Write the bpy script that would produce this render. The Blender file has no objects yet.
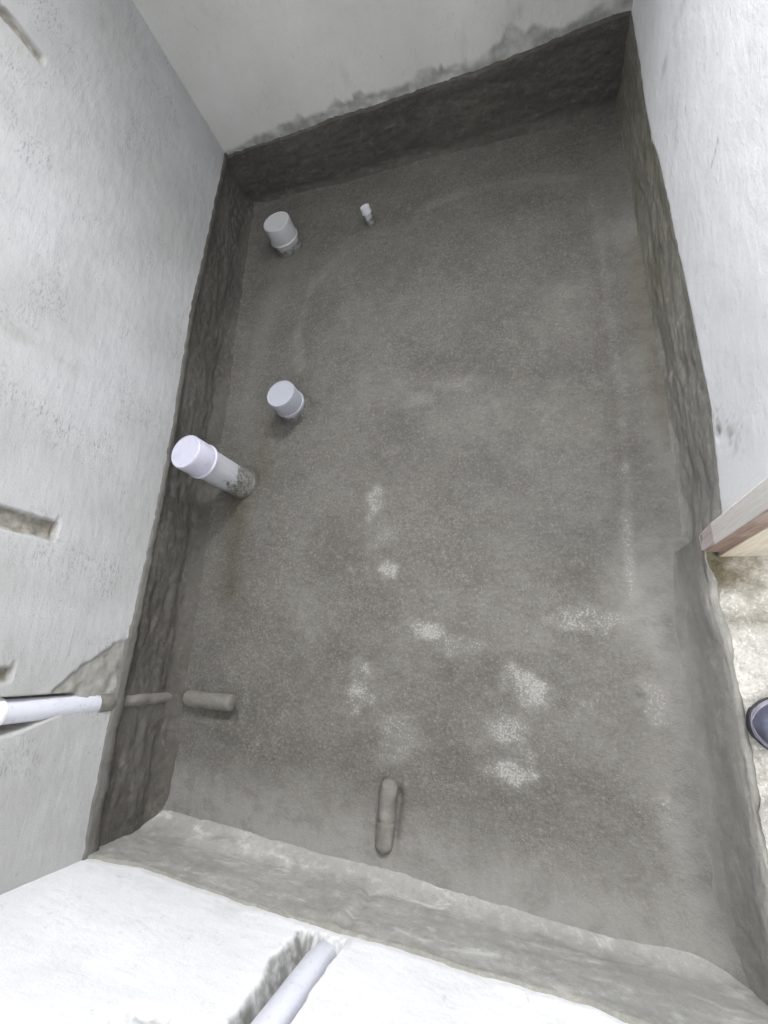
import bpy, bmesh, math
import numpy as np
from mathutils import Matrix, Vector

scene = bpy.context.scene
COL = scene.collection
ROOM_W, ROOM_D = 1.317, 2.19        # plan of the small sunken wet room, metres
HALL_Z = 0.135                       # level of the hall floor above the sunken floor

# ------------------------------------------------------------------ noise
_tabs = {}
def vnoise(x, y, seed=0):
    if seed not in _tabs:
        _tabs[seed] = np.random.RandomState(seed + 11).rand(256, 256)
    t = _tabs[seed]
    xi = np.floor(x).astype(int); yi = np.floor(y).astype(int)
    fx = x - xi; fy = y - yi
    fx = fx * fx * (3 - 2 * fx); fy = fy * fy * (3 - 2 * fy)
    a = t[xi & 255, yi & 255]; b = t[(xi + 1) & 255, yi & 255]
    c = t[xi & 255, (yi + 1) & 255]; d = t[(xi + 1) & 255, (yi + 1) & 255]
    return (a * (1 - fx) + b * fx) * (1 - fy) + (c * (1 - fx) + d * fx) * fy - 0.5
def fbm(x, y, seed=0, octv=4, gain=0.5):
    r = 0; amp = 1.0; f = 1.0
    for k in range(octv):
        r = r + amp * vnoise(x * f + 17.3 * k, y * f + 5.1 * k, seed + k)
        amp *= gain; f *= 2.03
    return r
def sstep(a, b, x):
    t = np.clip((x - a) / (b - a), 0, 1)
    return t * t * (3 - 2 * t)
def bell(d, w):
    return np.exp(-(d / w) ** 2)
def dist_poly(X, Y, pts):
    best = np.full(X.shape, 9.0)
    for (ax, ay), (bx, by) in zip(pts[:-1], pts[1:]):
        dx, dy = bx - ax, by - ay
        t = np.clip(((X - ax) * dx + (Y - ay) * dy) / (dx * dx + dy * dy), 0, 1)
        best = np.minimum(best, np.hypot(X - ax - t * dx, Y - ay - t * dy))
    return best

# ------------------------------------------------------------------ mesh helpers
def link(name, me, mat=None, parent=None):
    o = bpy.data.objects.new(name, me)
    COL.objects.link(o)
    if mat is not None:
        me.materials.append(mat)
    if parent is not None:
        o.parent = parent
    return o
def grid_obj(name, P, mat, parent=None, attrs=None, smooth=True, flip=False):
    n, m = P.shape[:2]
    me = bpy.data.meshes.new(name)
    idx = np.arange(n * m).reshape(n, m)
    q = np.stack([idx[:-1, :-1], idx[1:, :-1], idx[1:, 1:], idx[:-1, 1:]], -1).reshape(-1, 4)
    if flip:
        q = q[:, ::-1]
    me.vertices.add(n * m); me.vertices.foreach_set('co', P.astype(np.float32).ravel())
    me.loops.add(q.size); me.loops.foreach_set('vertex_index', q.astype(np.int32).ravel())
    me.polygons.add(len(q))
    me.polygons.foreach_set('loop_start', np.arange(0, q.size, 4, dtype=np.int32))
    me.update(calc_edges=True)
    me.polygons.foreach_set('use_smooth', [smooth] * len(q))
    for k, v in (attrs or {}).items():
        a = me.attributes.new(k, 'FLOAT', 'POINT')
        a.data.foreach_set('value', v.astype(np.float32).ravel())
    return link(name, me, mat, parent)
def bm_obj(name, bm, mat, parent=None, smooth=False):
    bmesh.ops.recalc_face_normals(bm, faces=bm.faces)
    me = bpy.data.meshes.new(name)
    bm.to_mesh(me); bm.free()
    if smooth:
        me.polygons.foreach_set('use_smooth', [True] * len(me.polygons))
        me.set_sharp_from_angle(angle=math.radians(38))
    return link(name, me, mat, parent)
def add_box(bm, x0, x1, y0, y1, z0, z1, bev=0):
    r = bmesh.ops.create_cube(bm, size=1.0)
    for v in r['verts']:
        v.co = Vector(((x0 + x1) / 2 + v.co.x * (x1 - x0), (y0 + y1) / 2 + v.co.y * (y1 - y0), (z0 + z1) / 2 + v.co.z * (z1 - z0)))
    if bev:
        es = list({e for v in r['verts'] for e in v.link_edges})
        bmesh.ops.bevel(bm, geom=es, offset=bev, segments=2, affect='EDGES', profile=0.5)
def add_lathe(bm, prof, n=48):
    rings = []
    for r, z in prof:
        if r < 1e-6:
            rings.append([bm.verts.new((0, 0, z))])
        else:
            rings.append([bm.verts.new((r * math.cos(2 * math.pi * k / n), r * math.sin(2 * math.pi * k / n), z)) for k in range(n)])
    for a, b in zip(rings[:-1], rings[1:]):
        for k in range(n):
            va = [a[k % len(a)], a[(k + 1) % n % len(a)]]
            vb = [b[(k + 1) % n % len(b)], b[k % len(b)]]
            f = []
            for v in va + vb:
                if v not in f: f.append(v)
            if len(f) > 2: bm.faces.new(f)
def add_tube(bm, path, radii, n=32, cap=True):
    """round tube through path points; radii per point"""
    path = [Vector(p) for p in path]
    rings = []
    for i, p in enumerate(path):
        t = (path[min(i + 1, len(path) - 1)] - path[max(i - 1, 0)]).normalized()
        up = Vector((0, 0, 1)) if abs(t.z) < 0.9 else Vector((1, 0, 0))
        a = t.cross(up).normalized(); b = t.cross(a).normalized()
        rings.append([bm.verts.new(p + radii[i] * (a * math.cos(2 * math.pi * k / n) + b * math.sin(2 * math.pi * k / n))) for k in range(n)])
    for a, b in zip(rings[:-1], rings[1:]):
        for k in range(n):
            bm.faces.new((a[k], a[(k + 1) % n], b[(k + 1) % n], b[k]))
    if cap:
        bm.faces.new(rings[0]); bm.faces.new(rings[-1])
def empty(name, loc, label, cat, group=None):
    o = bpy.data.objects.new(name, None); COL.objects.link(o)
    o.location = loc; o.empty_display_size = 0.05
    o['label'] = label; o['category'] = cat
    if group: o['group'] = group
    return o
def struct(o):
    o['kind'] = 'structure'
    return o

# ------------------------------------------------------------------ material helpers
class NT:
    def __init__(self, name, rough=0.9, spec=0.2):
        self.m = bpy.data.materials.new(name); self.m.use_nodes = True
        self.t = self.m.node_tree; self.b = self.t.nodes['Principled BSDF']
        self.b.inputs['Roughness'].default_value = rough
        self.b.inputs['Specular IOR Level'].default_value = spec
        self.co = self.t.nodes.new('ShaderNodeTexCoord').outputs['Object']
    def set(self, inp, v):
        if hasattr(v, 'is_output'): self.t.links.new(v, inp)
        elif isinstance(v, tuple) and len(v) == 3 and inp.type == 'RGBA': inp.default_value = (*v, 1)
        else: inp.default_value = v
    def noise(self, scale, detail=4, rough=0.55, stretch=None, dist=0.0):
        n = self.t.nodes.new('ShaderNodeTexNoise')
        n.inputs['Scale'].default_value = scale; n.inputs['Detail'].default_value = detail
        n.inputs['Roughness'].default_value = rough; n.inputs['Distortion'].default_value = dist
        if stretch:
            mp = self.t.nodes.new('ShaderNodeMapping'); mp.inputs['Scale'].default_value = stretch[:3]
            if len(stretch) > 3: mp.inputs['Rotation'].default_value = stretch[3]
            self.t.links.new(self.co, mp.inputs['Vector']); self.t.links.new(mp.outputs['Vector'], n.inputs['Vector'])
        else: self.t.links.new(self.co, n.inputs['Vector'])
        return n.outputs['Fac']
    def voronoi(self, scale):
        n = self.t.nodes.new('ShaderNodeTexVoronoi'); n.inputs['Scale'].default_value = scale
        self.t.links.new(self.co, n.inputs['Vector']); return n.outputs['Distance']
    def ramp(self, f, a, b, lo=0.0, hi=1.0):
        n = self.t.nodes.new('ShaderNodeMapRange'); n.interpolation_type = 'SMOOTHSTEP'
        self.set(n.inputs['Value'], f)
        for k, v in (('From Min', a), ('From Max', b), ('To Min', lo), ('To Max', hi)): self.set(n.inputs[k], v)
        return n.outputs['Result']
    def math(self, op, a, b=0.0):
        n = self.t.nodes.new('ShaderNodeMath'); n.operation = op; n.use_clamp = False
        self.set(n.inputs[0], a); self.set(n.inputs[1], b); return n.outputs[0]
    def mix(self, f, a, b, mode='MIX'):
        n = self.t.nodes.new('ShaderNodeMix'); n.data_type = 'RGBA'; n.blend_type = mode
        ins = [s for s in n.inputs if s.enabled]
        self.set(n.inputs['Factor'], f); self.set(ins[1], a); self.set(ins[2], b)
        return [s for s in n.outputs if s.enabled][0]
    def attr(self, name):
        n = self.t.nodes.new('ShaderNodeAttribute'); n.attribute_name = name; return n.outputs['Fac']
    def color(self, c): self.set(self.b.inputs['Base Color'], c)
    def bump(self, h, dist=0.002, strength=1.0, prev=None):
        n = self.t.nodes.new('ShaderNodeBump'); n.inputs['Distance'].default_value = dist; n.inputs['Strength'].default_value = strength
        self.t.links.new(h, n.inputs['Height'])
        if prev is not None: self.t.links.new(prev, n.inputs['Normal'])
        self.t.links.new(n.outputs['Normal'], self.b.inputs['Normal']); return n.outputs['Normal']

def mat_plaster(name, lo, hi, streak, smear_col=(0.20, 0.20, 0.185), pits=0.2):
    N = NT(name, 0.92, 0.15)
    blot = N.ramp(N.noise(3.2, 5, 0.6), 0.3, 0.72)
    c = N.mix(blot, lo, hi)
    st = N.noise(9, 5, 0.65, streak)
    c = N.mix(N.ramp(st, 0.56, 0.74, 0, 0.35), c, tuple(v * 0.72 for v in lo))
    sc = N.noise(30, 4, 0.7, streak, 0.6)
    c = N.mix(N.ramp(sc, 0.63, 0.72, 0, 0.4), c, tuple(v * 0.6 for v in lo))
    pit = N.noise(120, 3, 0.6)
    c = N.mix(N.ramp(pit, 0.66, 0.74, 0, 0.15 + 0.5 * pits), c, tuple(v * 0.55 for v in lo))
    clus = N.ramp(N.noise(7, 4, 0.6), 0.48, 0.66)
    c = N.mix(N.math('MULTIPLY', clus, N.ramp(N.noise(170, 4, 0.7, streak), 0.52, 0.64, 0, pits)), c, tuple(v * 0.5 for v in lo))
    gr = N.noise(420, 2, 0.5)
    c = N.mix(N.ramp(gr, 0.3, 0.7, 0.0, 0.16), c, tuple(v * 0.7 for v in lo))
    sm = N.attr('smear')
    smn = N.math('MULTIPLY', sm, N.ramp(N.noise(45, 4), 0.2, 0.6, 0.6, 1.0))
    c = N.mix(smn, c, smear_col)
    c = N.mix(N.attr('raw'), c, N.mix(N.ramp(N.noise(55, 4), 0.35, 0.7), (0.15, 0.14, 0.118), (0.27, 0.255, 0.225)))
    N.color(c)
    n1 = N.bump(N.noise(38, 4, 0.6, streak), 0.0035, 0.6)
    n2 = N.bump(N.noise(260, 3, 0.6), 0.0012, 0.6, n1)
    return N.m

def mat_cement(name, lo, hi, rough=0.9, speck=0.5, bump=1.0, streak=None, gritty=False, damp_shade_mul=(0.64, 0.615, 0.50)):
    N = NT(name, rough, 0.25)
    c = N.mix(N.ramp(N.noise(5, 5, 0.6), 0.3, 0.7), lo, hi)
    if streak:
        c = N.mix(N.ramp(N.noise(16, 5, 0.65, streak, 0.8), 0.52, 0.74, 0, 0.6), c, tuple(v * 1.8 for v in hi))
        c = N.mix(N.ramp(N.noise(11, 4, 0.6, streak, 1.2), 0.55, 0.75, 0, 0.5), c, tuple(v * 0.6 for v in lo))
    mott = N.noise(42, 5, 0.75)
    c = N.mix(N.ramp(mott, 0.5, 0.70, 0, 0.5), c, tuple(v * 1.45 for v in hi))
    c = N.mix(N.ramp(mott, 0.48, 0.3, 0, 0.5), c, tuple(v * 0.72 for v in lo))
    if gritty:
        gm = N.noise(135, 4, 0.7)
        c = N.mix(N.ramp(gm, 0.52, 0.70, 0, 0.55), c, tuple(v * 1.75 for v in hi))
        c = N.mix(N.ramp(gm, 0.48, 0.30, 0, 0.55), c, tuple(v * 0.62 for v in lo))
    # granular sand: fine light and dark grains
    g = N.noise(330, 3, 0.7)
    area = N.ramp(N.noise(7, 4, 0.6), 0.36, 0.62)
    c = N.mix(N.math('MULTIPLY', N.ramp(g, 0.55, 0.7, 0, speck), area), c, tuple(min(1, v * 2.1) for v in hi))
    c = N.mix(N.ramp(g, 0.42, 0.3, 0, 0.45), c, tuple(v * 0.6 for v in lo))
    # places worked smooth, places gone olive with painted shade and damp, places of white bloom
    c = N.mix(N.math('MULTIPLY', N.attr('smooth_coat'), N.ramp(N.noise(26, 4), 0.25, 0.6, 0.55, 1.0)), c, (0.225, 0.219, 0.205))
    c = N.mix(N.attr('damp_shade'), c, N.mix(1.0, c, damp_shade_mul, 'MULTIPLY'))
    g2 = N.noise(210, 4, 0.75)
    eff = N.attr('bloom')
    eff = N.math('MULTIPLY', eff, N.ramp(N.noise(24, 5, 0.7), 0.3, 0.62, 0.6, 1.1))
    thr = N.math('SUBTRACT', 0.74, N.math('MULTIPLY', eff, 0.30))
    grains = N.ramp(N.math('SUBTRACT', g2, thr), -0.04, 0.09)
    c = N.mix(N.math('MULTIPLY', grains, N.ramp(eff, 0.0, 0.5, 0.0, 0.8)), c, (0.36, 0.355, 0.335))
    c = N.mix(N.math('MULTIPLY', eff, 0.55), c, (0.235, 0.229, 0.213))
    pits = N.ramp(N.voronoi(75), 0.055, 0.02, 0, 0.65)
    pa = N.ramp(N.noise(11, 3), 0.5, 0.62)
    c = N.mix(N.math('MULTIPLY', pits, pa), c, tuple(v * 0.3 for v in lo))
    N.color(c)
    n1 = N.bump(N.noise(90, 4, 0.65), 0.0026 * bump, 0.8)
    N.bump(g, 0.0011 * bump, 0.65, n1)
    return N.m

def mat_pvc(name, col, dirt_shade, zlo, zhi, axis='Z', rough=0.42):
    N = NT(name, rough, 0.4)
    sep = N.t.nodes.new('ShaderNodeSeparateXYZ'); N.t.links.new(N.co, sep.inputs[0])
    h = N.ramp(sep.outputs[axis], zlo, zhi, 0.30, -0.16)
    n = N.math('ADD', N.noise(38, 5, 0.65), h)
    c = N.mix(N.ramp(N.noise(14, 3), 0.3, 0.7, 0, 0.25), col, tuple(v * 0.88 for v in col))
    c = N.mix(N.ramp(n, 0.53, 0.62, 0, dirt_shade), c, N.mix(N.ramp(N.noise(120, 3), 0.35, 0.65), (0.075, 0.073, 0.064), (0.24, 0.235, 0.215)))  # grime thickest low down, with the base's contact shade painted in
    c = N.mix(N.ramp(N.noise(95, 3), 0.60, 0.70, 0, 0.45 * dirt_shade), c, (0.26, 0.26, 0.25))
    c = N.mix(N.ramp(N.noise(32, 4), 0.5, 0.68, 0, 0.3 * dirt_shade), c, (0.30, 0.30, 0.29))
    N.color(c)
    N.bump(N.noise(60, 3), 0.0008, 0.5)
    return N.m

def mat_wood(name, lo, hi, dusty):
    N = NT(name, 0.75, 0.2)
    g = N.noise(14, 5, 0.6, (6, 6, 0.5), 1.0)
    c = N.mix(N.ramp(g, 0.3, 0.7), lo, hi)
    c = N.mix(N.ramp(N.noise(18, 5, 0.6), 0.45, 0.65, 0, dusty), c, (0.66, 0.64, 0.61))
    c = N.mix(N.ramp(N.noise(60, 4, 0.7), 0.64, 0.72, 0, 0.5), c, (0.35, 0.25, 0.22))
    N.color(c)
    N.bump(N.noise(40, 4, 0.6, (5, 5, 0.5)), 0.0015, 0.5)
    return N.m
def mat_flat(name, col, rough=0.5, bumps=80, var=0.2):
    N = NT(name, rough, 0.4)
    N.color(N.mix(N.ramp(N.noise(bumps * 0.4, 4), 0.3, 0.7), tuple(v * (1 - var) for v in col), tuple(v * (1 + var) for v in col)))
    N.bump(N.noise(bumps, 3), 0.0006, 0.5)
    return N.m

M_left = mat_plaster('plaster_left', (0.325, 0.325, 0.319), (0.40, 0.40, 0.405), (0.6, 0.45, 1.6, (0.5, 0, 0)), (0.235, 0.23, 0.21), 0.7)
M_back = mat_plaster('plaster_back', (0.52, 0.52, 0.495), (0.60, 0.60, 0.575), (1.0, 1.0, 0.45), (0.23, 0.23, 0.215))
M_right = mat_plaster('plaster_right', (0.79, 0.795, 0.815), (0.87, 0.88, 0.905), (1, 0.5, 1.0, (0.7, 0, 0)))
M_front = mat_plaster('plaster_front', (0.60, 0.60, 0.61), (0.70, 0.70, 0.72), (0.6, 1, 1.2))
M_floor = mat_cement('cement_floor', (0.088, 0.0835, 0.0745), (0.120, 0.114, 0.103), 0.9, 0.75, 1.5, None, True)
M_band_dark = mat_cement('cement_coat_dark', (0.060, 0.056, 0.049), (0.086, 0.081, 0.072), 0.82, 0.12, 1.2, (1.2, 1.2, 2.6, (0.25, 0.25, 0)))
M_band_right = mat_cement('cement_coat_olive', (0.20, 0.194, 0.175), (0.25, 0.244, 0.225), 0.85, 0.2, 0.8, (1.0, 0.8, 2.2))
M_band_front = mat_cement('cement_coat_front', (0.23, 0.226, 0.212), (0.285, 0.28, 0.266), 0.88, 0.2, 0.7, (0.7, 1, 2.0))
M_ceiling = mat_flat('ceiling_plaster', (0.66, 0.66, 0.65), 0.9, 40, 0.05)
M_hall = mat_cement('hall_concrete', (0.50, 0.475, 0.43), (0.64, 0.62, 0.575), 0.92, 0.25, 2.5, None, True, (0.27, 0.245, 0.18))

# ------------------------------------------------------------------ setting: floor
def base_attrs(X):
    z = np.zeros(X.shape)
    return dict(bloom=z.copy(), damp_shade=z.copy(), smooth_coat=z.copy())
BLOOM = [(0.627, 0.684, 0.03, 0.03, 1.0), (0.557, 0.883, 0.024, 0.05, 0.85), (0.58, 0.789, 0.05, 0.05, 0.6), (0.618, 1.041, 0.025, 0.02, 0.4),
         (0.713, 0.537, 0.045, 0.028, 1.0), (0.808, 0.507, 0.087, 0.03, 0.6), (0.874, 0.503, 0.037, 0.02, 0.4), (1.064, 0.567, 0.1, 0.04, 0.75),
         (0.969, 0.616, 0.113, 0.055, 0.3), (0.553, 0.39, 0.045, 0.055, 0.95), (0.648, 0.296, 0.05, 0.05, 0.65), (0.679, 0.303, 0.025, 0.022, 0.6),
         (0.949, 0.415, 0.045, 0.05, 0.95), (0.908, 0.319, 0.05, 0.07, 0.8), (0.904, 0.249, 0.045, 0.03, 0.95), (0.806, 1.228, 0.1, 0.025, 0.5),
         (0.674, 1.197, 0.07, 0.022, 0.45), (0.997, 0.724, 0.15, 0.1, 0.2), (1.104, 0.425, 0.125, 0.15, 0.12), (1.207, 0.412, 0.03, 0.055, 0.7),
         (1.202, 0.203, 0.018, 0.04, 0.6), (0.904, 0.752, 0.05, 0.035, 0.3)]
BLOOM_LINES = [([(1.213, 1.334), (1.216, 1.12), (1.192, 0.755), (1.186, 0.618), (1.169, 0.489)], 0.014, 0.7),
               ([(0.401, 1.842), (0.284, 1.716), (0.25, 1.532), (0.276, 1.367)], 0.02, 0.4),
               ([(0.637, 1.943), (0.843, 1.972), (1.063, 1.945), (1.192, 1.898), (1.214, 1.741), (1.211, 1.468), (1.209, 1.335)], 0.018, 0.45)]
SMOOTH_LINES = [([(0.028, 0.12), (0.28, 0.089), (0.498, 0.085), (0.597, 0.085)], 0.06, 0.7), ([(0.714, 0.073), (0.997, 0.023), (1.2, 0.006), (1.277, 0.006)], 0.07, 0.6),
                ([(0.168, 1.885), (0.115, 1.559), (0.087, 1.242)], 0.045, 0.22), ([(1.287, 0.535), (1.299, 0.309), (1.309, 0.161)], 0.05, 0.5), ([(1.294, 0.922), (1.31, 0.706)], 0.04, 0.4)]
DAMP_SHADE_LINES = [([(0.109, 0.92), (0.121, 0.638)], 0.04, 0.8), ([(0.161, 1.158), (0.181, 1.016)], 0.05, 0.5), ([(1.307, 1.582), (1.313, 1.314), (1.315, 1.024)], 0.04, 0.6),  # first strip: wet stain with the tall pipe's cast shade painted in
              ([(0.209, 0.554), (0.461, 0.507), (0.493, 0.142)], 0.06, 0.12), ([(0.519, 0.484), (0.41, 0.174)], 0.08, 0.1), ([(0.136, 0.308), (0.16, 0.299)], 0.02, 0.9), ([(1.018, 1.103), (1.161, 1.07)], 0.06, 0.2)]  # short strip under the left stub paints its shadow in the wet tone
def floor_height(X, Y):
    h = 0.004 * fbm(X * 3, Y * 3, 1, 3) + 0.0022 * fbm(X * 22, Y * 22, 5, 3) + 0.0011 * fbm(X * 90, Y * 90, 9, 2)
    wob = 0.02 * fbm(X * 5, Y * 5, 20, 2)
    def cove(d, r, c):
        t = np.clip(1 - (d + wob) / r, 0, 1.3)
        return c * t ** 2
    h = h + cove(X, 0.06, 0.006) + cove(ROOM_D - Y, 0.06, 0.005)
    h = h + cove(ROOM_W - X, 0.12, np.where(Y < 0.75, 0.045, 0.014)) + cove(Y, 0.13, 0.03)
    # ridge where the cove trowelling stops
    for pts, w, s in BLOOM_LINES:
        h = h + 0.0016 * s * bell(dist_poly(X, Y, pts), w * 0.9)
    # scuffed lump near the threshold
    h = h + 0.010 * bell(np.hypot(X - 1.19, Y - 0.43), 0.018) + 0.006 * bell(np.hypot(X - 1.175, Y - 0.395), 0.012) - 0.007 * bell(np.hypot(X - 1.18, Y - 0.413), 0.009)
    # hollow under the left stub, cut beside the front stub, mortar ring round the pipes
    h = h - 0.010 * bell(dist_poly(X, Y, [(0.08, 0.306), (0.19, 0.303)]), 0.016)
    h = h + 0.004 * bell(np.hypot(X - 0.16, Y - 0.335) - 0.065, 0.022)
    h = h - 0.013 * bell(dist_poly(X, Y, [(0.661, 0.175), (0.653, 0.09)]), 0.011)
    for px, py, r in ((0.166, 1.926, 0.05), (0.274, 1.221, 0.05), (0.114, 0.977, 0.05), (0.493, 1.939, 0.016)):
        h = h - 0.006 * bell(np.hypot(X - px, Y - py) - r, 0.008)
    return h
xs = np.linspace(-0.03, 1.335, 240); ys = np.linspace(-0.03, 2.215, 390)
X, Y = np.meshgrid(xs, ys, indexing='ij')
A = base_attrs(X)
edge = 0.6 + 1.4 * (fbm(X * 14, Y * 14, 31, 4) + 0.25)
for cx, cy, rx, ry, s in BLOOM:
    d = np.hypot((X - cx) / rx, (Y - cy) / ry)
    A['bloom'] = np.maximum(A['bloom'], s * (1 - sstep(0.2, 1.6, d + 1.1 * fbm(X * 24, Y * 24, 40, 4))))
field = sstep(0.0, 0.12, X - 0.26) * sstep(0.0, 0.08, 1.24 - X) * sstep(0.0, 0.1, Y - 0.14) * sstep(0.0, 0.1, 1.97 - Y)
A['bloom'] = np.maximum(A['bloom'], field * np.clip(0.04 + 0.55 * fbm(X * 5.5, Y * 5.5, 61, 5, 0.62) + 0.10 * sstep(0.7, 1.1, X), 0, 0.42))
for pts, w, s in BLOOM_LINES:
    A['bloom'] = np.maximum(A['bloom'], s * np.clip(bell(dist_poly(X, Y, pts) + 0.01 * fbm(X * 20, Y * 20, 44, 2), w) * edge, 0, 1))
for pts, w, s in SMOOTH_LINES:
    A['smooth_coat'] = np.maximum(A['smooth_coat'], s * np.clip(bell(dist_poly(X, Y, pts) + 0.02 * fbm(X * 9, Y * 9, 50, 3), w), 0, 1))
A['smooth_coat'] = np.clip(np.maximum(A['smooth_coat'], 0.75 * sstep(0.20, 0.02, Y + 0.10 * fbm(X * 6, Y * 6, 53, 4))), 0, 1.0)
A['smooth_coat'] = np.maximum(A['smooth_coat'], 0.5 * sstep(1.19, 1.30, X + 0.05 * fbm(X * 6, Y * 6, 57, 3)) * sstep(2.1, 1.6, Y))
A['smooth_coat'] = np.maximum(A['smooth_coat'], 0.8 * sstep(1.10, 1.245, X + 0.07 * fbm(X * 7, Y * 7, 58, 4)) * sstep(0.90, 0.68, Y))
for pts, w, s in DAMP_SHADE_LINES:
    A['damp_shade'] = np.maximum(A['damp_shade'], s * np.clip(bell(dist_poly(X, Y, pts) + 0.03 * fbm(X * 8, Y * 8, 55, 3), w), 0, 1))
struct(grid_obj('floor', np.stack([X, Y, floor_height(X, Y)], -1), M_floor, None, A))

# ------------------------------------------------------------------ setting: walls
def wall(name, s, z, frame, off, mat, flip=False, smear=None, raw=None):
    S, Z = np.meshgrid(s, z, indexing='ij')
    O = off(S, Z)
    (ox, oy), (dx, dy), (nx, ny) = frame
    P = np.stack([ox + S * dx + O * nx, oy + S * dy + O * ny, Z], -1)
    zz = np.zeros(S.shape)
    at = dict(smear=smear(S, Z) if smear else zz, raw=raw(S, Z) if raw else zz)
    return struct(grid_obj(name, P, mat, None, at, True, flip))
def interp(pts):
    a = np.array(sorted(pts)); return lambda s: np.interp(s, a[:, 0], a[:, 1])
H_left = interp([(2.30, 0.205), (2.158, 0.207), (1.938, 0.211), (1.757, 0.214), (1.483, 0.223), (1.101, 0.211), (0.825, 0.21), (0.633, 0.215), (0.435, 0.223), (0.259, 0.233), (0.118, 0.231), (0.032, 0.228), (-0.05, 0.225)])
H_back = interp([(-0.1, 0.193), (-0.046, 0.195), (0.083, 0.198), (0.248, 0.2), (0.404, 0.206), (0.581, 0.203), (0.748, 0.208), (0.903, 0.21), (1.048, 0.22), (1.181, 0.23), (1.261, 0.236), (1.33, 0.230)])
H_right = interp([(2.25, 0.230), (2.152, 0.232), (1.981, 0.222), (1.856, 0.206), (1.718, 0.201), (1.642, 0.218), (1.553, 0.224), (1.367, 0.23), (1.202, 0.235), (1.056, 0.235), (0.945, 0.235), (0.899, 0.223), (0.768, 0.198), (0.70, 0.172), (0.672, 0.09), (0.6, 0.05)])
H_front = interp([(-0.05, 0.223), (0.0, 0.220), (0.149, 0.197), (0.316, 0.211), (0.459, 0.218), (0.604, 0.221), (0.731, 0.214), (0.834, 0.219), (0.942, 0.217), (1.028, 0.213), (1.073, 0.225), (1.4, 0.225)])
# frames: origin, direction along the wall, normal into the room.  Left and right run with y, back and front with x
F_left = ((0.018, 0.0), (-0.0165, 1.0), (1.0, 0.0))
F_right = ((1.323, 0.0), (-0.006, 1.0), (-1.0, 0.0))
F_back = ((0.0, 2.2065), (1.0, -0.0256), (0.0, -1.0))
F_front = ((0.0, 0.0245), (1.0, -0.0372), (0.0, 1.0))
def zs(fine_top, step, top=2.5, n=30):
    return np.concatenate([np.arange(0, fine_top, step), np.linspace(fine_top, top, n)])
def box_mask(S, Z, s0, s1, z0, z1, soft=0.003, ra=0.0, seed=70):
    j = ra * fbm(S * 60, Z * 60, seed, 3)
    return sstep(s0 - soft, s0 + soft, S + j) * (1 - sstep(s1 - soft, s1 + soft, S + j)) * sstep(z0 - soft, z0 + soft, Z + j) * (1 - sstep(z1 - soft, z1 + soft, Z + j))

def left_slots(S, Z):
    a = box_mask(S, Z, 0.677, 0.718, 0.458 + 0.0 * S, 1.6, 0.003, 0.004)
    b = box_mask(S, Z, 0.392, 0.420, 0.474, 1.6, 0.003, 0.004, 74)
    d = box_mask(S, Z, 1.703, 1.728, 0.757, 1.6, 0.004, 0.006, 78)
    return a, b, d
def left_chase(S, Z):
    lo = 0.300 + 0.043 * sstep(0.46, 0.29, Z)
    hi = 0.3645
    zend = np.where(S > 0.335, 0.325, 0.28)
    return sstep(lo - 0.003, lo + 0.003, S) * (1 - sstep(hi - 0.002, hi + 0.002, S)) * sstep(zend - 0.012, zend + 0.006, Z + 0.006 * fbm(S * 80, Z * 80, 81, 2))
def left_off(S, Z):
    o = 0.0028 * fbm(S * 3, Z * 3, 60, 3) + 0.0010 * fbm(S * 26, Z * 40, 63, 3)
    a, b, d = left_slots(S, Z)
    o = o - 0.011 * a - 0.011 * b - 0.012 * d
    o = o + 0.003 * fbm(S * 70, Z * 70, 66, 2) * (a + b)
    o = o - 0.046 * left_chase(S, Z)
    # saw cuts running on past the slot ends
    for y0, z0, y1, z1 in ((0.727, 0.460, 0.690, 0.4615), (0.430, 0.4745, 0.405, 0.4755), (0.676, 0.470, 0.676, 0.44)):
        o = o - 0.006 * bell(dist_poly(S, Z, [(y0, z0), (y1, z1)]), 0.0022)
    # broken edge above the pipe, patched
    o = o - 0.006 * left_smear(S, Z) * (0.6 + fbm(S * 50, Z * 50, 68, 3))
    hl = H_left(S)
    return np.where(Z < hl - 0.012, -0.05, o)
def left_smear(S, Z):
    # patched triangle between the chase and the band
    t = np.clip((Z - 0.235) / 0.15, 0, 1)
    ymax = 0.365 + 0.115 * (1 - t) ** 0.8 + 0.012 * fbm(S * 40, Z * 40, 90, 3)
    return sstep(ymax + 0.003, ymax - 0.003, S) * sstep(0.345, 0.355, S) * (1 - sstep(0.375, 0.39, Z))
def left_marks(S, Z):
    m = left_smear(S, Z)
    m = np.maximum(m, 0.8 * box_mask(S, Z, 0.30, 0.366, 0.22, 0.30, 0.008, 0.01) * sstep(0.34, 0.35, S))
    # trowel drag and scuffs on the plaster
    drag = bell(dist_poly(S, Z, [(1.075, 0.70), (1.062, 0.60), (1.058, 0.515)]), 0.018) * np.clip(0.5 + 2.2 * fbm(S * 55, Z * 14, 92, 4), 0, 1)
    m = np.maximum(m, 0.40 * drag)
    a, b, d = left_slots(S, Z)
    return np.clip(m * (1 - a), 0, 1)
def left_raw(S, Z):
    a, b, d = left_slots(S, Z)
    return np.clip(a + b + 0.95 * d + 0.8 * left_chase(S, Z), 0, 1)
s_left = np.arange(-0.02, 2.24, 0.0042)
wall('wall_left', s_left, zs(0.95, 0.0042), F_left, left_off, M_left, True, left_marks, left_raw)

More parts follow.
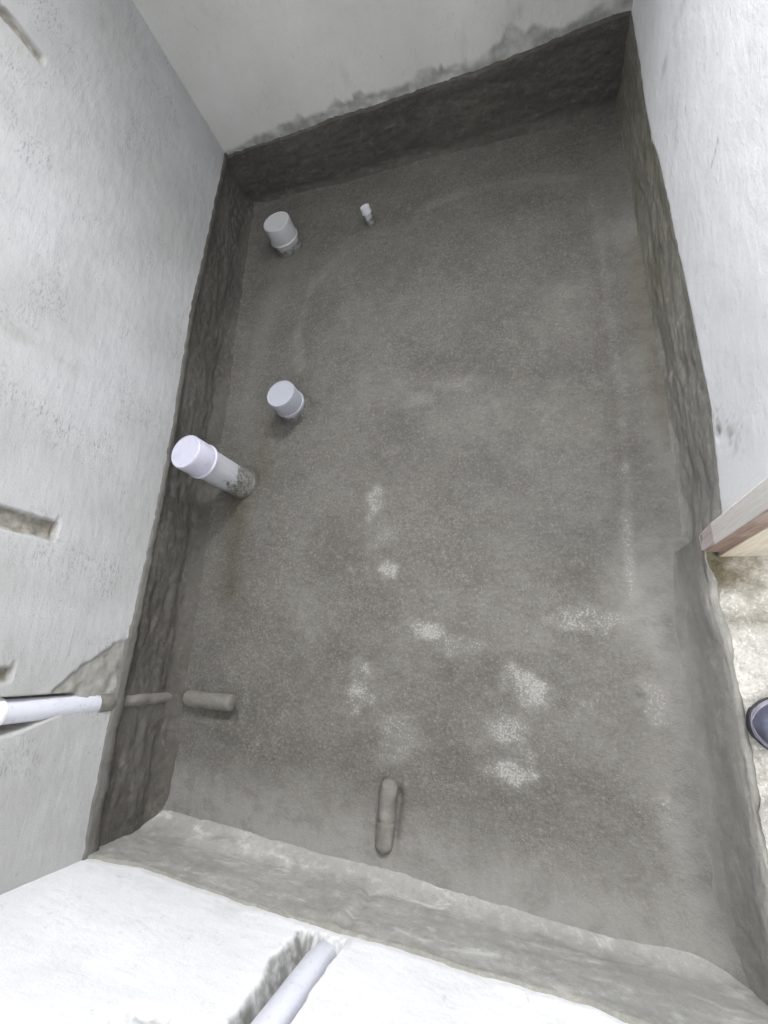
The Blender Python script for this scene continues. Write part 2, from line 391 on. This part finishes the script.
SM = interp([(0.0, 0.205), (0.052, 0.212), (0.124, 0.227), (0.2, 0.228), (0.227, 0.236), (0.28, 0.236), (0.3, 0.253), (0.323, 0.231), (0.40, 0.232), (0.444, 0.255), (0.47, 0.238), (0.496, 0.235), (0.505, 0.252), (0.53, 0.252), (0.542, 0.237), (0.657, 0.231),
             (0.70, 0.236), (0.72, 0.251), (0.759, 0.256), (0.78, 0.239), (0.79, 0.256), (0.80, 0.238), (0.833, 0.24), (0.90, 0.238), (0.937, 0.251), (0.97, 0.262), (0.985, 0.29), (1.001, 0.297), (1.02, 0.272), (1.035, 0.262), (1.06, 0.275), (1.088, 0.262), (1.128, 0.243), (1.204, 0.261), (1.24, 0.275), (1.278, 0.268), (1.33, 0.262)])
def back_smear(S, Z):
    top = SM(S) + 0.008 * fbm(S * 60, Z * 20, 101, 3)
    m = (1 - sstep(top - 0.010, top + 0.005, Z)) * np.clip(0.72 + 1.0 * fbm(S * 24, Z * 34, 102, 4), 0.25, 0.95)
    # dragged dark patches higher up the wall
    for cx, cz, w, h, s in ((1.21, 0.29, 0.012, 0.03, 0.25), (1.02, 0.31, 0.02, 0.02, 0.3), (0.5, 0.30, 0.012, 0.03, 0.2), (0.93, 0.42, 0.03, 0.05, 0.12)):
        m = np.maximum(m, s * bell(np.hypot((S - cx) / w, (Z - cz) / h), 1.0))
    return m
def back_off(S, Z):
    return 0.003 * fbm(S * 3, Z * 3, 104, 3) + 0.0008 * fbm(S * 30, Z * 22, 107, 3)
# window opening high in the back wall
WX0, WX1, WZ0, WZ1, WT = 0.70, 1.16, 1.20, 2.15, 0.22
wb = np.arange(-0.03, 1.36, 0.006)
wall('wall_back', wb, np.concatenate([np.arange(0.0, 0.8, 0.006), np.linspace(0.8, WZ0, 12)]), F_back, back_off, M_back, True, back_smear)
def yb(x): return 2.2065 - 0.0256 * x
bm = bmesh.new()
def quad(*p): bm.faces.new([bm.verts.new(q) for q in p])
def rect_back(x0, x1, z0, z1): quad((x0, yb(x0), z0), (x1, yb(x1), z0), (x1, yb(x1), z1), (x0, yb(x0), z1))
rect_back(-0.06, WX0, WZ0, 2.5); rect_back(WX1, 1.36, WZ0, 2.5); rect_back(WX0, WX1, WZ1, 2.5)
ya, yc = yb(WX0), yb(WX1)
quad((WX0, ya, WZ0), (WX0, ya + WT, WZ0), (WX0, ya + WT, WZ1), (WX0, ya, WZ1)); quad((WX1, yc, WZ0), (WX1, yc + WT, WZ0), (WX1, yc + WT, WZ1), (WX1, yc, WZ1))
quad((WX0, ya, WZ0), (WX1, yc, WZ0), (WX1, yc + WT, WZ0), (WX0, ya + WT, WZ0)); quad((WX0, ya, WZ1), (WX1, yc, WZ1), (WX1, yc + WT, WZ1), (WX0, ya + WT, WZ1))
struct(bm_obj('wall_back', bm, M_back))

def right_off(S, Z):
    return -0.03 * (Z < H_right(S) - 0.010) + 0.0022 * fbm(S * 3, Z * 3, 110, 3) + 0.0008 * fbm(S * 30, Z * 30, 113, 3) - 0.004 * bell(np.hypot((S - 0.895), (Z - 0.238)), 0.012)
def right_smear(S, Z):
    m = 0.35 * bell(dist_poly(S, Z, [(1.75, 0.33), (1.735, 0.40), (1.71, 0.47)]), 0.014) * np.clip(0.6 + 1.6 * fbm(S * 30, Z * 30, 115, 3), 0, 1)
    m = np.maximum(m, 0.6 * bell(dist_poly(S, Z, [(1.322, 0.429), (1.326, 0.447), (1.335, 0.463)]), 0.0032))
    m = np.maximum(m, 0.28 * bell(dist_poly(S, Z, [(1.513, 0.255), (1.56, 0.33), (1.60, 0.37)]), 0.003))
    m = np.maximum(m, 0.5 * bell(np.hypot(S - 1.537, Z - 0.383), 0.005))
    m = np.maximum(m, 0.8 * bell(np.hypot(S - 0.90, Z - 0.240), 0.012))
    sp = np.clip(3 * (fbm(S * 190, Z * 60, 117, 4) - 0.04), 0, 1)
    m = np.maximum(m, 0.55 * sp * bell(dist_poly(S, Z, [(0.92, 0.245), (0.88, 0.28), (0.85, 0.31)]), 0.03))
    return m
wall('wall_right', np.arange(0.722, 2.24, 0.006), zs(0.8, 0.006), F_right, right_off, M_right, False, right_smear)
bm = bmesh.new()
add_box(bm, 1.318, 1.44, -0.2, 0.77, 2.10, 2.5)
add_box(bm, 1.345, 1.44, 0.728, 2.4, 0.0, 2.5)
struct(bm_obj('wall_right', bm, M_right))

def front_left_edge(Z):
    return 0.547 + 0.010 * sstep(0.3, 0.45, Z) + 0.012 * fbm(Z * 30, Z * 0 + 3.7, 120, 4) + 0.03 * sstep(0.245, 0.22, Z)
def front_break(S, Z):
    e = np.interp(S, [0.40, 0.425, 0.437, 0.479, 0.52, 0.56], [0.60, 0.525, 0.487, 0.483, 0.50, 0.46]) + 0.010 * fbm(S * 50, Z * 50, 121, 3)
    return sstep(e - 0.003, e + 0.004, Z) * (1 - sstep(0.55, 0.56, S))
def front_off(S, Z):
    o = 0.0035 * fbm(S * 3, Z * 3, 122, 3) + 0.0014 * fbm(S * 24, Z * 24, 125, 3)
    e = front_left_edge(Z)
    inner = 0.588
    t = np.clip((S - e) / np.maximum(inner - e, 0.004), 0, 1)
    j = 0.012 * fbm(S * 90, Z * 55, 127, 4)
    right = 0.637 + 0.004 * fbm(Z * 30, Z * 0 + 1.1, 129, 3)
    m = sstep(0, 1, t) * (1 - sstep(right - 0.002, right + 0.003, S)) * sstep(0.225, 0.270, Z + 0.2 * (0.6 - S) * (S < 0.6) + 0.02 * fbm(S * 70, Z * 70, 128, 3))
    o = o - (0.042 + j) * m
    o = o - front_break(S, Z) * (0.010 + 0.008 * fbm(S * 45, Z * 45, 131, 4))
    return o
def front_smear(S, Z):
    e = front_left_edge(Z)
    t = sstep(e + 0.002, e + 0.010, S) * (1 - sstep(0.598, 0.606, S)) * sstep(0.224, 0.24, Z)
    m = 0.97 * t * np.clip(0.92 + 0.9 * fbm(S * 170, Z * 70, 134, 4), 0, 1)
    m = np.maximum(m, 0.30 * (1 - sstep(0.012, 0.022, np.abs(S - 0.605) - 0.03)) * (1 - sstep(0.240, 0.262, Z + 0.01 * fbm(S * 50, Z * 50, 136, 3))))
    m = np.maximum(m, 0.8 * front_break(S, Z) * np.clip(0.55 + 1.6 * fbm(S * 50, Z * 50, 135, 4), 0, 1))
    hf = H_front(S)
    m = np.maximum(m, 0.25 * (1 - sstep(hf + 0.003, hf + 0.010 + 0.012 * fbm(S * 40, Z * 10, 138, 2), Z)))
    return m
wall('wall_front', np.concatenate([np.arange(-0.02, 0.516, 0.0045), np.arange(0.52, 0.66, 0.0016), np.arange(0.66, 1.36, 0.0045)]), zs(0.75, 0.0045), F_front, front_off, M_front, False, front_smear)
bm = bmesh.new(); add_box(bm, -0.1, 2.9, -0.3, 2.6, 2.5, 2.6)
struct(bm_obj('ceiling', bm, M_ceiling))

# ------------------------------------------------------------------ setting: cement-coated upstands
def band(name, s, frame, H, off, mat, flip, rows=46, top_extra=None, attrs=None, edge_amp=0.0025, tip=None):
    t = np.linspace(0, 1, rows)
    S, T = np.meshgrid(s, t, indexing='ij')
    top = H(S) + edge_amp * fbm(S * 45, S * 0 + 2.2, 140, 4) * 2
    Z = -0.012 + T * (top + 0.012)
    O = off(S, Z, top)
    # feather the last row back into the plaster
    O[:, -1] = tip if tip is not None else -0.006
    (ox, oy), (dx, dy), (nx, ny) = frame
    P = np.stack([ox + S * dx + O * nx, oy + S * dy + O * ny, Z], -1)
    at = base_attrs(S)
    if attrs: attrs(S, Z, at)
    return struct(grid_obj(name, P, mat, None, at, True, flip))
def trowel(S, Z, seed, amp):
    return amp * (fbm(S * 9, Z * 26, seed, 4) + 0.5 * fbm(S * 40, Z * 90, seed + 6, 3))
def off_left(S, Z, top):
    lip = 0.022 + 0.018 * sstep(0.9, 0.0, S) + 0.004 * fbm(S * 18, S * 0, 150, 3)
    step = sstep(top - lip - 0.006, top - lip + 0.003, Z)
    o = -0.015 + 0.0185 * step + trowel(S, Z, 152, 0.007) * (1 - 0.7 * step) * (1 - 0.85 * bell(S - 0.337, 0.035))
    o = o + 0.030 * np.clip(1 - Z / 0.05, 0, 1.2) ** 2
    # sagging ridges of mortar
    r = sstep(0.95, 0.6, S) * sstep(0.02, 0.2, S)
    o = o + r * 0.008 * np.maximum(0, fbm(S * 5, Z * 30, 156, 3)) * (1 - step) * (1 - bell(S - 0.337, 0.035))
    return o
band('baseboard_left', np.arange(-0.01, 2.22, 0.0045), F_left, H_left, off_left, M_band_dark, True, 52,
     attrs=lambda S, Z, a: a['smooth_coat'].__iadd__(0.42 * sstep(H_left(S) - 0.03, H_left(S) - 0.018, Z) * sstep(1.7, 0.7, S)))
def off_back(S, Z, top):
    return 0.009 + trowel(S, Z, 160, 0.004) + 0.014 * np.clip(1 - Z / 0.03, 0, 1.2) ** 2
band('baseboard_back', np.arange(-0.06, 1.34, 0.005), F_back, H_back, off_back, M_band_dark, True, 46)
def off_right(S, Z, top):
    tr = sstep(0.0, 0.02, top - Z)
    return 0.003 + trowel(S, Z, 170, 0.005) * tr + (0.009 + 0.011 * sstep(1.0, 0.8, S)) * np.clip(1 - Z / 0.05, 0, 1.2) ** 2 + 0.010 * bell(S - 0.73, 0.05) * tr - 0.016 * sstep(0.705, 0.675, S)
def at_right(S, Z, a):
    a['damp_shade'] += 0.75 * sstep(0.95, 1.6, S) * np.clip(0.7 + fbm(S * 7, Z * 20, 172, 3), 0, 1)
    a['damp_shade'] += 0.4 * bell(np.hypot((S - 1.42) / 0.08, (Z - 0.08) / 0.05), 1.0)
    a['smooth_coat'] += 0.35 * sstep(1.1, 0.75, S)
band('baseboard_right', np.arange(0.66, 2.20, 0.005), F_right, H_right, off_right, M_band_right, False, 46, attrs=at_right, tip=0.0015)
def off_front(S, Z, top):
    o = 0.004 + trowel(S, Z, 180, 0.003) + 0.045 * np.clip(1 - Z / 0.07, 0, 1.2) ** 2
    # the buried pipe shows as a low swelling with a hollow beside it
    o = o + 0.006 * bell(S - 0.606, 0.02) * sstep(0.02, 0.08, Z) - 0.005 * bell(dist_poly(S, Z, [(0.625, 0.20), (0.628, 0.06)]), 0.010)
    return o + 0.003 * bell(np.hypot(S - 0.567, Z - 0.10), 0.014)
def at_front(S, Z, a):
    top = H_front(S)
    a['damp_shade'] += 0.35 * sstep(top - 0.02, top - 0.004, Z)
    a['smooth_coat'] += np.clip(0.5 * bell(Z - 0.12 + 0.03 * fbm(S * 6, S * 0, 185, 2), 0.02) * np.clip(0.5 + 2 * fbm(S * 14, Z * 40, 187, 4), 0, 1) + 0.25 * sstep(0.8, 1.25, S), 0, 1)
band('baseboard_front', np.arange(0.0, 1.36, 0.005), F_front, H_front, off_front, M_band_front, False, 46, attrs=at_front, edge_amp=0.002)

# threshold: the coat climbs the step and laps onto the hall floor
sv = np.arange(-0.05, 0.722, 0.0045)
prof = [(-0.12, -0.008), (-0.090, 0.002), (-0.060, 0.016), (-0.034, 0.040), (-0.016, 0.072), (-0.004, 0.106), (0.004, 0.126), (0.011, 0.135), (0.018, 0.1385), (0.024, 0.137), (0.029, 0.131)]
pf = np.array(prof); tt = np.linspace(0, len(pf) - 1, 44)
px_ = np.interp(tt, np.arange(len(pf)), pf[:, 0]); pz_ = np.interp(tt, np.arange(len(pf)), pf[:, 1])
S, T = np.meshgrid(sv, np.arange(44), indexing='ij')
up = T / 43.0
jag = (0.008 * fbm(S * 28, S * 0 + 9, 190, 4)) * sstep(0.72, 0.95, up)
lipx = px_[T.astype(int)]; lipx = np.where(lipx > 0, lipx * (1 - 0.95 * sstep(0.63, 0.675, S)), lipx * (0.75 - 0.55 * sstep(0.50, 0.715, S)))
jag = jag * (1 - sstep(0.62, 0.66, S))
PXv = ROOM_W - 0.020 + 0.75 * lipx - 0.012 * sstep(0.50, 0.60, S) + trowel(S, up * 0.2, 192, 0.004) + jag - 0.0 * S
PZv = pz_[T.astype(int)] + 0.004 * fbm(S * 14, up * 3, 195, 3) * sstep(0.3, 0.8, up) + 0.043 * sstep(0.60, 0.70, S) * up
at = base_attrs(S); at['smooth_coat'] = np.maximum(0.8 * sstep(0.7, 0.15, up), 0.25 + 0.3 * bell(up - 0.5, 0.3) * np.clip(0.6 + 1.5 * fbm(S * 12, up * 4, 197, 3), 0, 1))
at['damp_shade'] += 0.15 * sstep(0.8, 0.9, up)
struct(grid_obj('trim_1', np.stack([PXv, S, PZv], -1), M_band_right, None, at, True, False))

# hall beyond the doorway
ys = np.linspace(-0.25, 1.4, 220)
X, Y = np.meshgrid(np.linspace(0, 1, 240) ** 1.25, ys, indexing='ij')
x_start = 1.304 - 0.010 * sstep(0.50, 0.60, Y) + 0.052 * sstep(0.695, 0.715, Y)   # follows the lip of the coat, then the wall
X = x_start + X * (2.8 - x_start)
hz = HALL_Z + 0.004 * fbm(X * 9, Y * 9, 200, 3) + 0.003 * fbm(X * 60, Y * 60, 204, 3) - 0.008 * sstep(0.035, 0.010, X - x_start)
at = base_attrs(X); at['damp_shade'] += np.clip(1.0 * bell(np.maximum(0, 0.66 - Y), 0.08) * np.clip(0.8 + 1.2 * fbm(X * 25, Y * 25, 206, 3), 0, 1) , 0, 1)  # dirt plus painted shade on the floor beside the jamb
at['damp_shade'] = np.clip(at['damp_shade'] + 0.35 * bell(Y - 0.565, 0.012) * (0.5 + fbm(X * 20, Y * 20, 209, 3) > 0.45), 0, 1)
struct(grid_obj('floor_hall', np.stack([X, Y, hz], -1), M_hall, None, at, True, False))
bm = bmesh.new(); add_box(bm, 2.8, 2.9, -0.25, 1.4, 0.1, 2.5)
struct(bm_obj('wall_hall', bm, M_right))

# ------------------------------------------------------------------ wooden door frame
M_casing = mat_wood('dusty_pale_wood', (0.64, 0.60, 0.57), (0.72, 0.70, 0.68), 0.9)
M_jamb = mat_wood('cream_wood', (0.60, 0.50, 0.38), (0.74, 0.66, 0.54), 0.35)
M_jside = mat_wood('brown_raw_wood', (0.20, 0.13, 0.10), (0.33, 0.24, 0.19), 0.12)
M_mud = mat_wood('muddy_wood_end', (0.42, 0.35, 0.34), (0.56, 0.50, 0.49), 0.55)
df = empty('door_frame', (1.318, 0.70, 0.145), 'pale dusty wooden door frame standing on the threshold against the right wall', 'door frame')
def under(o, root):
    o.parent = root
    o.matrix_parent_inverse = Matrix.Translation(-Vector(root.location))
    return o
bm = bmesh.new(); add_box(bm, 1.320, 1.44, 0.684, 0.728, 0.130, 2.13, 0.002)
under(bm_obj('jamb', bm, M_jamb), df)
bm = bmesh.new(); add_box(bm, 1.322, 1.44, -0.15, -0.075, 0.150, 2.13, 0.002)
under(bm_obj('jamb', bm, M_jamb), df)
bm = bmesh.new(); add_box(bm, 1.322, 1.44, -0.15, 0.728, 2.07, 2.15, 0.002)
under(bm_obj('head', bm, M_jamb), df)
def casing(y0, y1):
    bm = bmesh.new(); add_box(bm, 1.286, 1.325, y0, y1, 0.158, 2.13, 0.003)
    for f in bm.faces: f.material_index = 0
    return bm
bm = casing(0.686, 0.728)
# splintered, chewed lower end
bmesh.ops.subdivide_edges(bm, edges=[e for e in bm.edges if abs(e.verts[0].co.z - e.verts[1].co.z) > 1], cuts=60)
for v in bm.verts:
    if v.co.z < 0.30:
        k = max(0, (0.24 - v.co.z) / 0.09)
        v.co.y += 0.004 * math.sin(v.co.z * 190 + v.co.x * 60) * min(1, k) - (0.010 * min(1, k) ** 2 if v.co.y > 0.71 else 0)
        v.co.x += 0.002 * math.sin(v.co.z * 260 + v.co.y * 90) * min(1, k)
c = under(bm_obj('casing', bm, M_casing), df); c['label'] = 'dusty pale front board with a chewed muddy foot'
c.data.materials.append(M_jside); c.data.materials.append(M_mud)
for f in c.data.polygons:
    if f.normal.y < -0.6: f.material_index = 1
    elif f.center.z < 0.215: f.material_index = 2
bm = bmesh.new(); add_box(bm, 1.286, 1.325, -0.135, -0.070, 0.158, 2.13, 0.003)
under(bm_obj('casing', bm, M_casing), df)
bm = bmesh.new(); add_box(bm, 1.286, 1.325, -0.135, 0.728, 2.09, 2.15, 0.003)
under(bm_obj('casing', bm, M_casing), df)

# ------------------------------------------------------------------ capped drain pipes standing out of the floor
PVC = (0.60, 0.60, 0.66)
def capped_pipe(loc, top, height, r_pipe, r_cap, h_cap, label, dirt_shade, group, top_dirt, cap_col):
    root = empty('drain_pipe', loc, label, 'pipe', group)
    ax = (Vector(top) - Vector(loc)).normalized()
    root.rotation_mode = 'QUATERNION'; root.rotation_quaternion = Vector((0, 0, 1)).rotation_difference(ax)
    bm = bmesh.new()
    add_lathe(bm, [(r_pipe * 0.93, -0.03), (r_pipe, -0.03), (r_pipe, height - 0.006), (r_pipe * 0.93, height - 0.006)])
    bm_obj('pipe', bm, mat_pvc('pvc_pipe', (0.40, 0.40, 0.43), dirt_shade, 0.0, height - h_cap, 'Z'), root, True)
    bm = bmesh.new(); z0 = height - h_cap; rim = r_cap * 1.055; b = r_cap * 0.09
    add_lathe(bm, [(r_pipe + 0.0004, z0), (rim - 0.001, z0), (rim, z0 + 0.001), (rim, z0 + b), (rim - 0.001, z0 + b * 1.4), (r_cap, z0 + b * 1.6), (r_cap, height - 0.005), (r_cap * 0.985, height - 0.0015),
                   (r_cap * 0.955, height), (r_cap * 0.90, height), (r_cap * 0.885, height - 0.0012), (0, height - 0.0012)])
    bm_obj('cap', bm, mat_pvc('pvc_cap', cap_col, top_dirt, height - 0.3, height - 0.28, 'Z'), root, True)
    return root
G = 'capped grey pipes standing out of the floor'
capped_pipe((0.112, 0.974, 0), (0.093, 0.981, 0.237), 0.237, 0.046, 0.050, 0.070, 'tallest capped grey pipe, leaning beside the dark left upstand', 0.95, G, 0.7, (0.49, 0.485, 0.58))
capped_pipe((0.272, 1.222, 0), (0.270, 1.226, 0.088), 0.088, 0.044, 0.0475, 0.060, 'short capped grey pipe in mid floor, just up from the tallest pipe', 0.95, G, 0.25, (0.335, 0.345, 0.385))
capped_pipe((0.166, 1.928, 0), (0.169, 1.935, 0.100), 0.100, 0.0465, 0.051, 0.066, 'short stained capped grey pipe in the far left floor corner', 0.95, G, 0.7, (0.40, 0.40, 0.41))
capped_pipe((0.492, 1.941, 0), (0.488, 1.953, 0.056), 0.056, 0.0125, 0.0165, 0.022, 'thin little capped pipe stub near the far wall', 0.95, G, 0.2, (0.58, 0.58, 0.62))

# ------------------------------------------------------------------ pipes chased into the walls
M_pvcw = mat_pvc('pvc_chased', (0.56, 0.57, 0.63), 0.6, -5, -4, 'Z')
M_hump = mat_cement('cement_over_pipe', (0.125, 0.119, 0.106), (0.165, 0.157, 0.142), 0.9, 0.3)
def coated(bm, seed, amp):
    for v in bm.verts:
        n = vnoise(np.array([v.co.x * 45 + v.co.z * 30]), np.array([v.co.y * 45 + v.co.z * 21]), seed)[0]
        v.co += v.co.normalized() * 0 + Vector((amp * n, amp * n * 0.7, amp * n))
def capsule(p0, p1, r, n=14, flat=0.6):
    p0, p1 = Vector(p0), Vector(p1); d = (p1 - p0); L = d.length; d.normalize()
    path, rad = [], []
    for k in range(n + 1):
        t = k / n * L
        a = min(t, 0.004 + 0 * t); e = L - t
        rr = r * min(1, math.sqrt(max(0, 1 - max(0, 1 - e / (r * flat)) ** 2)) + 0.02) * min(1, math.sqrt(max(0, 1 - max(0, 1 - t / (r * flat)) ** 2)) + 0.02)
        path.append(p0 + d * t); rad.append(rr)
    for k in range(6):   # extra rings at the round ends
        pass
    return path, rad
def dense_capsule(bm, p0, p1, r, flat, n=60): 
    path, rad = capsule(p0, p1, r, n, flat); add_tube(bm, path, rad, 40)

root = empty('water_pipe', (0.0, 0.336, 0.02), 'grey pipe in the left wall slot, running down into a cement hump on the floor', 'pipe')
bm = bmesh.new(); add_tube(bm, [(-0.012, 0.336, 1.3), (-0.012, 0.336, 0.9), (-0.008, 0.337, 0.4), (-0.007, 0.3375, 0.27), (-0.012, 0.337, 0.235)], [0.0232] * 5)
under(bm_obj('pipe', bm, M_pvcw, None, True), root)
bm = bmesh.new(); add_tube(bm, [(-0.010, 0.336, 0.56), (-0.010, 0.336, 0.473), (-0.010, 0.336, 0.468), (-0.010, 0.336, 0.4675)], [0.0285, 0.0285, 0.0275, 0.023])
o = under(bm_obj('coupling', bm, mat_pvc('pvc_coupling', (0.78, 0.78, 0.82), 0.2, -5, -4)), root); o['label'] = 'white pipe coupling'
bm = bmesh.new(); add_tube(bm, [(-0.005 - 0.006 * min(1, max(0, k - 4) / 6), 0.337, 0.258 - 0.0083 * k) for k in range(32)], [0.0238 - 0.0078 * min(1, max(0, k - 4) / 6) + 0.0008 * math.sin(k * 0.9) for k in range(32)])
coated(bm, 300, 0.004)
o = under(bm_obj('riser', bm, M_hump, None, True), root); o['label'] = 'cement-coated riser crossing the dark upstand'
bm = bmesh.new(); dense_capsule(bm, (0.035, 0.336, 0.006), (0.200, 0.335, 0.010), 0.0215, 0.7)
coated(bm, 303, 0.006)
o = under(bm_obj('stub', bm, M_hump, None, True), root); o['label'] = 'rounded cement-coated pipe stub on the floor'

root = empty('waste_pipe', (0.61, 0.0, 0.02), 'pale pipe in the broken slot of the white front wall, ending in a cement hump', 'pipe')
bm = bmesh.new(); add_tube(bm, [(0.609, -0.016, z) for z in (1.2, 0.9, 0.6, 0.33)] + [(0.609, -0.0165, 0.285), (0.609, -0.022, 0.252), (0.609, -0.036, 0.225)], [0.0235] * 7)
under(bm_obj('pipe', bm, M_pvcw, None, True), root)
bm = bmesh.new(); add_tube(bm, [(0.608, -0.0175, 0.205 - 0.007 * k) for k in range(28)], [0.0235] * 28)
coated(bm, 310, 0.004)
o = under(bm_obj('riser', bm, M_band_front, None, True), root); o['label'] = 'cement-coated riser under the front upstand'
bm = bmesh.new(); dense_capsule(bm, (0.631, 0.054, 0.004), (0.640, 0.205, 0.003), 0.0205, 1.0, 80)
for v in bm.verts:   # seam where two runs of cement meet
    k = math.exp(-((v.co.y - 0.118) / 0.0035) ** 2); c = Vector((0.635, v.co.y, 0.018)); v.co = c + (v.co - c) * (1 - 0.16 * k)
coated(bm, 313, 0.005)
o = under(bm_obj('stub', bm, M_hump, None, True), root); o['label'] = 'long cement-coated pipe stub with a seam across it'

# ------------------------------------------------------------------ shoes on the hall floor at the threshold
M_up = mat_flat('slate_blue_rubber', (0.10, 0.105, 0.15), 0.32, 60, 0.45)
M_sole = mat_flat('dark_sole', (0.03, 0.03, 0.035), 0.6, 90)
M_welt = mat_flat('grey_lavender_welt', (0.30, 0.29, 0.36), 0.5, 90, 0.3)
def outline(t, grow=0.0, half=0.050):
    """half-widths of a shoe at t (0 toe .. 1 heel)"""
    if t < 0.32:
        w = max(0, 1 - (1 - t / 0.32) ** 2.4) ** 0.5
    elif t < 0.86:
        w = 0.86 + 0.14 * math.cos((t - 0.32) / 0.54 * math.pi)
    else:
        w = 0.72 * math.sqrt(max(0, 1 - ((t - 0.86) / 0.14) ** 2))
    return (w * half + (grow if w > 0 else 0))
def shoe(tip, label, ang):
    root = empty('shoe', tip, label, 'shoe', 'pair of dark shoes at the threshold')
    root.rotation_euler = (0, 0, ang)
    L = 0.285; N = 70
    ts = [0.5 - 0.5 * math.cos(math.pi * k / N) for k in range(N + 1)]
    def slab(z0, z1, grow, inset=0.003):
        bm = bmesh.new(); loops = []
        ring = [(t, 1) for t in ts] + [(t, -1) for t in reversed(ts[1:-1])]
        for z, g in ((z0, grow - inset), (z0 + 0.002, grow), (z1 - 0.002, grow), (z1, grow - inset)):
            lp = []
            for t, sgn in ring:
                x = t * L; w = float(outline(t))
                e = g if 0 < t < 1 else 0
                xx = x + (-g if t < 0.03 else g if t > 0.97 else 0)
                lp.append(bm.verts.new((xx, sgn * (w + e), z + 0.010 * max(0, 1 - t / 0.22) ** 2)))
            loops.append(lp)
        n = len(ring)
        for a, b in zip(loops[:-1], loops[1:]):
            for k in range(n): bm.faces.new((a[k], a[(k + 1) % n], b[(k + 1) % n], b[k]))
        bm.faces.new(loops[0]); bm.faces.new(loops[-1]); return bm
    bm_obj('sole', slab(0.0, 0.017, 0.0022), M_sole, root, True)
    bm_obj('welt', slab(0.0165, 0.024, 0.0015), M_welt, root, True)
    # upper: arched cross-sections, open at the ankle
    bm = bmesh.new(); rows = []
    K = 22
    for t in ts:
        w = float(outline(t)) * 0.97
        hgt = float(np.interp(t, [0, 0.03, 0.10, 0.2, 0.35, 0.5, 0.62, 0.8, 1.0], [0.004, 0.022, 0.040, 0.047, 0.060, 0.085, 0.10, 0.10, 0.095]))
        op = float(np.interp(t, [0, 0.5, 0.58, 0.94, 0.98, 1.0], [0, 0, 0.55, 0.6, 0.4, 0.0]))  # ankle opening share
        row = []
        for k in range(K + 1):
            a = math.pi * k / K
            y = math.cos(a); z = max(0, math.sin(a)) ** 0.62
            y = math.copysign(abs(y) ** 0.8, y)
            if t > 0.5 and abs(y) < op: z = z; y = math.copysign(max(abs(y), op), y if abs(y) > 1e-6 else 1)
            row.append(bm.verts.new((t * L, w * y, 0.022 + hgt * z + 0.010 * max(0, 1 - t / 0.22) ** 2)))
        rows.append(row)
    for a, b in zip(rows[:-1], rows[1:]):
        for k in range(K):
            if k == K // 2 and 0: continue
            bm.faces.new((a[k], a[k + 1], b[k + 1], b[k]))
    u = bm_obj('upper', bm, M_up, root, True)
    # toe cap: a raised shell over the front of the upper with a rolled edge
    bm = bmesh.new(); rows = []
    for t in [q for q in ts if q < 0.25]:
        w = float(outline(t)) * 0.985 + 0.0012
        hgt = float(np.interp(t, [0, 0.03, 0.10, 0.2, 0.35], [0.006, 0.020, 0.034, 0.042, 0.05])) * 0.62
        row = []
        for k in range(K + 1):
            a = math.pi * k / K
            y = math.copysign(abs(math.cos(a)) ** 0.8, math.cos(a)); z = max(0, math.sin(a)) ** 0.62
            z = min(z, 0.62)
            row.append(bm.verts.new((t * L - 0.001, w * y, 0.023 + hgt * z + 0.010 * max(0, 1 - t / 0.22) ** 2)))
        rows.append(row)
    for a, b in zip(rows[:-1], rows[1:]):
        for k in range(K):
            if 7 <= k < K - 7: continue
            bm.faces.new((a[k], a[k + 1], b[k + 1], b[k]))
    bm_obj('foxing', bm, M_welt, root, True)['label'] = 'grey strip round the foot of the upper'
    return root
shoe((1.312, 0.395, 0.143), 'dark slate shoe with its round toe over the threshold, nearest the wooden door frame', math.radians(-4))
shoe((1.322, 0.247, 0.143), 'dark shoe whose toe just enters the right edge, farther from the door frame', math.radians(3))

# ------------------------------------------------------------------ light
w = bpy.data.worlds.new('World'); scene.world = w; w.use_nodes = True
w.node_tree.nodes['Background'].inputs['Color'].default_value = (0.86, 0.93, 1.0, 1)
w.node_tree.nodes['Background'].inputs['Strength'].default_value = 1.9
def area(name, loc, rot, sx, sy, power, col):
    l = bpy.data.lights.new(name, 'AREA'); l.shape = 'RECTANGLE'; l.size = sx; l.size_y = sy; l.energy = power; l.color = col
    o = bpy.data.objects.new(name, l); COL.objects.link(o); o.location = loc; o.rotation_euler = rot
    return o
area('window_daylight', ((WX0 + WX1) / 2, 2.19 + WT + 0.02, (WZ0 + WZ1) / 2), (math.radians(-90), 0, 0), WX1 - WX0 + 0.06, WZ1 - WZ0 + 0.06, 112, (0.97, 0.98, 1.0))

area('hall_fill', (2.3, 0.35, 2.3), (0, math.radians(35), 0), 0.7, 0.9, 30, (1.0, 0.98, 0.95))  # added fill lamp in the hall, brightens the room through the doorway

# ------------------------------------------------------------------ camera
cam = bpy.data.cameras.new('Camera'); co = bpy.data.objects.new('Camera', cam); COL.objects.link(co)
cam.sensor_fit = 'HORIZONTAL'; cam.sensor_width = 36.0; cam.lens = 457.83 / 768 * 36.0
cam.clip_start = 0.01
Rm = Matrix(((0.9515700505223946, 0.05033465660433328, 0.3032834668974409, 0.97938),
             (0.04527647473768099, 0.9528041366068876, -0.30019046970237334, 0.47302),
             (-0.30407972603272226, 0.299383866648367, 0.9043809046007867, 1.15), (0, 0, 0, 1)))
co.matrix_world = Rm
scene.camera = co
vs = scene.view_settings
vs.view_transform = 'Standard'; vs.look = 'None'; vs.exposure = 0.13; vs.gamma = 1.0; vs.use_curve_mapping = False
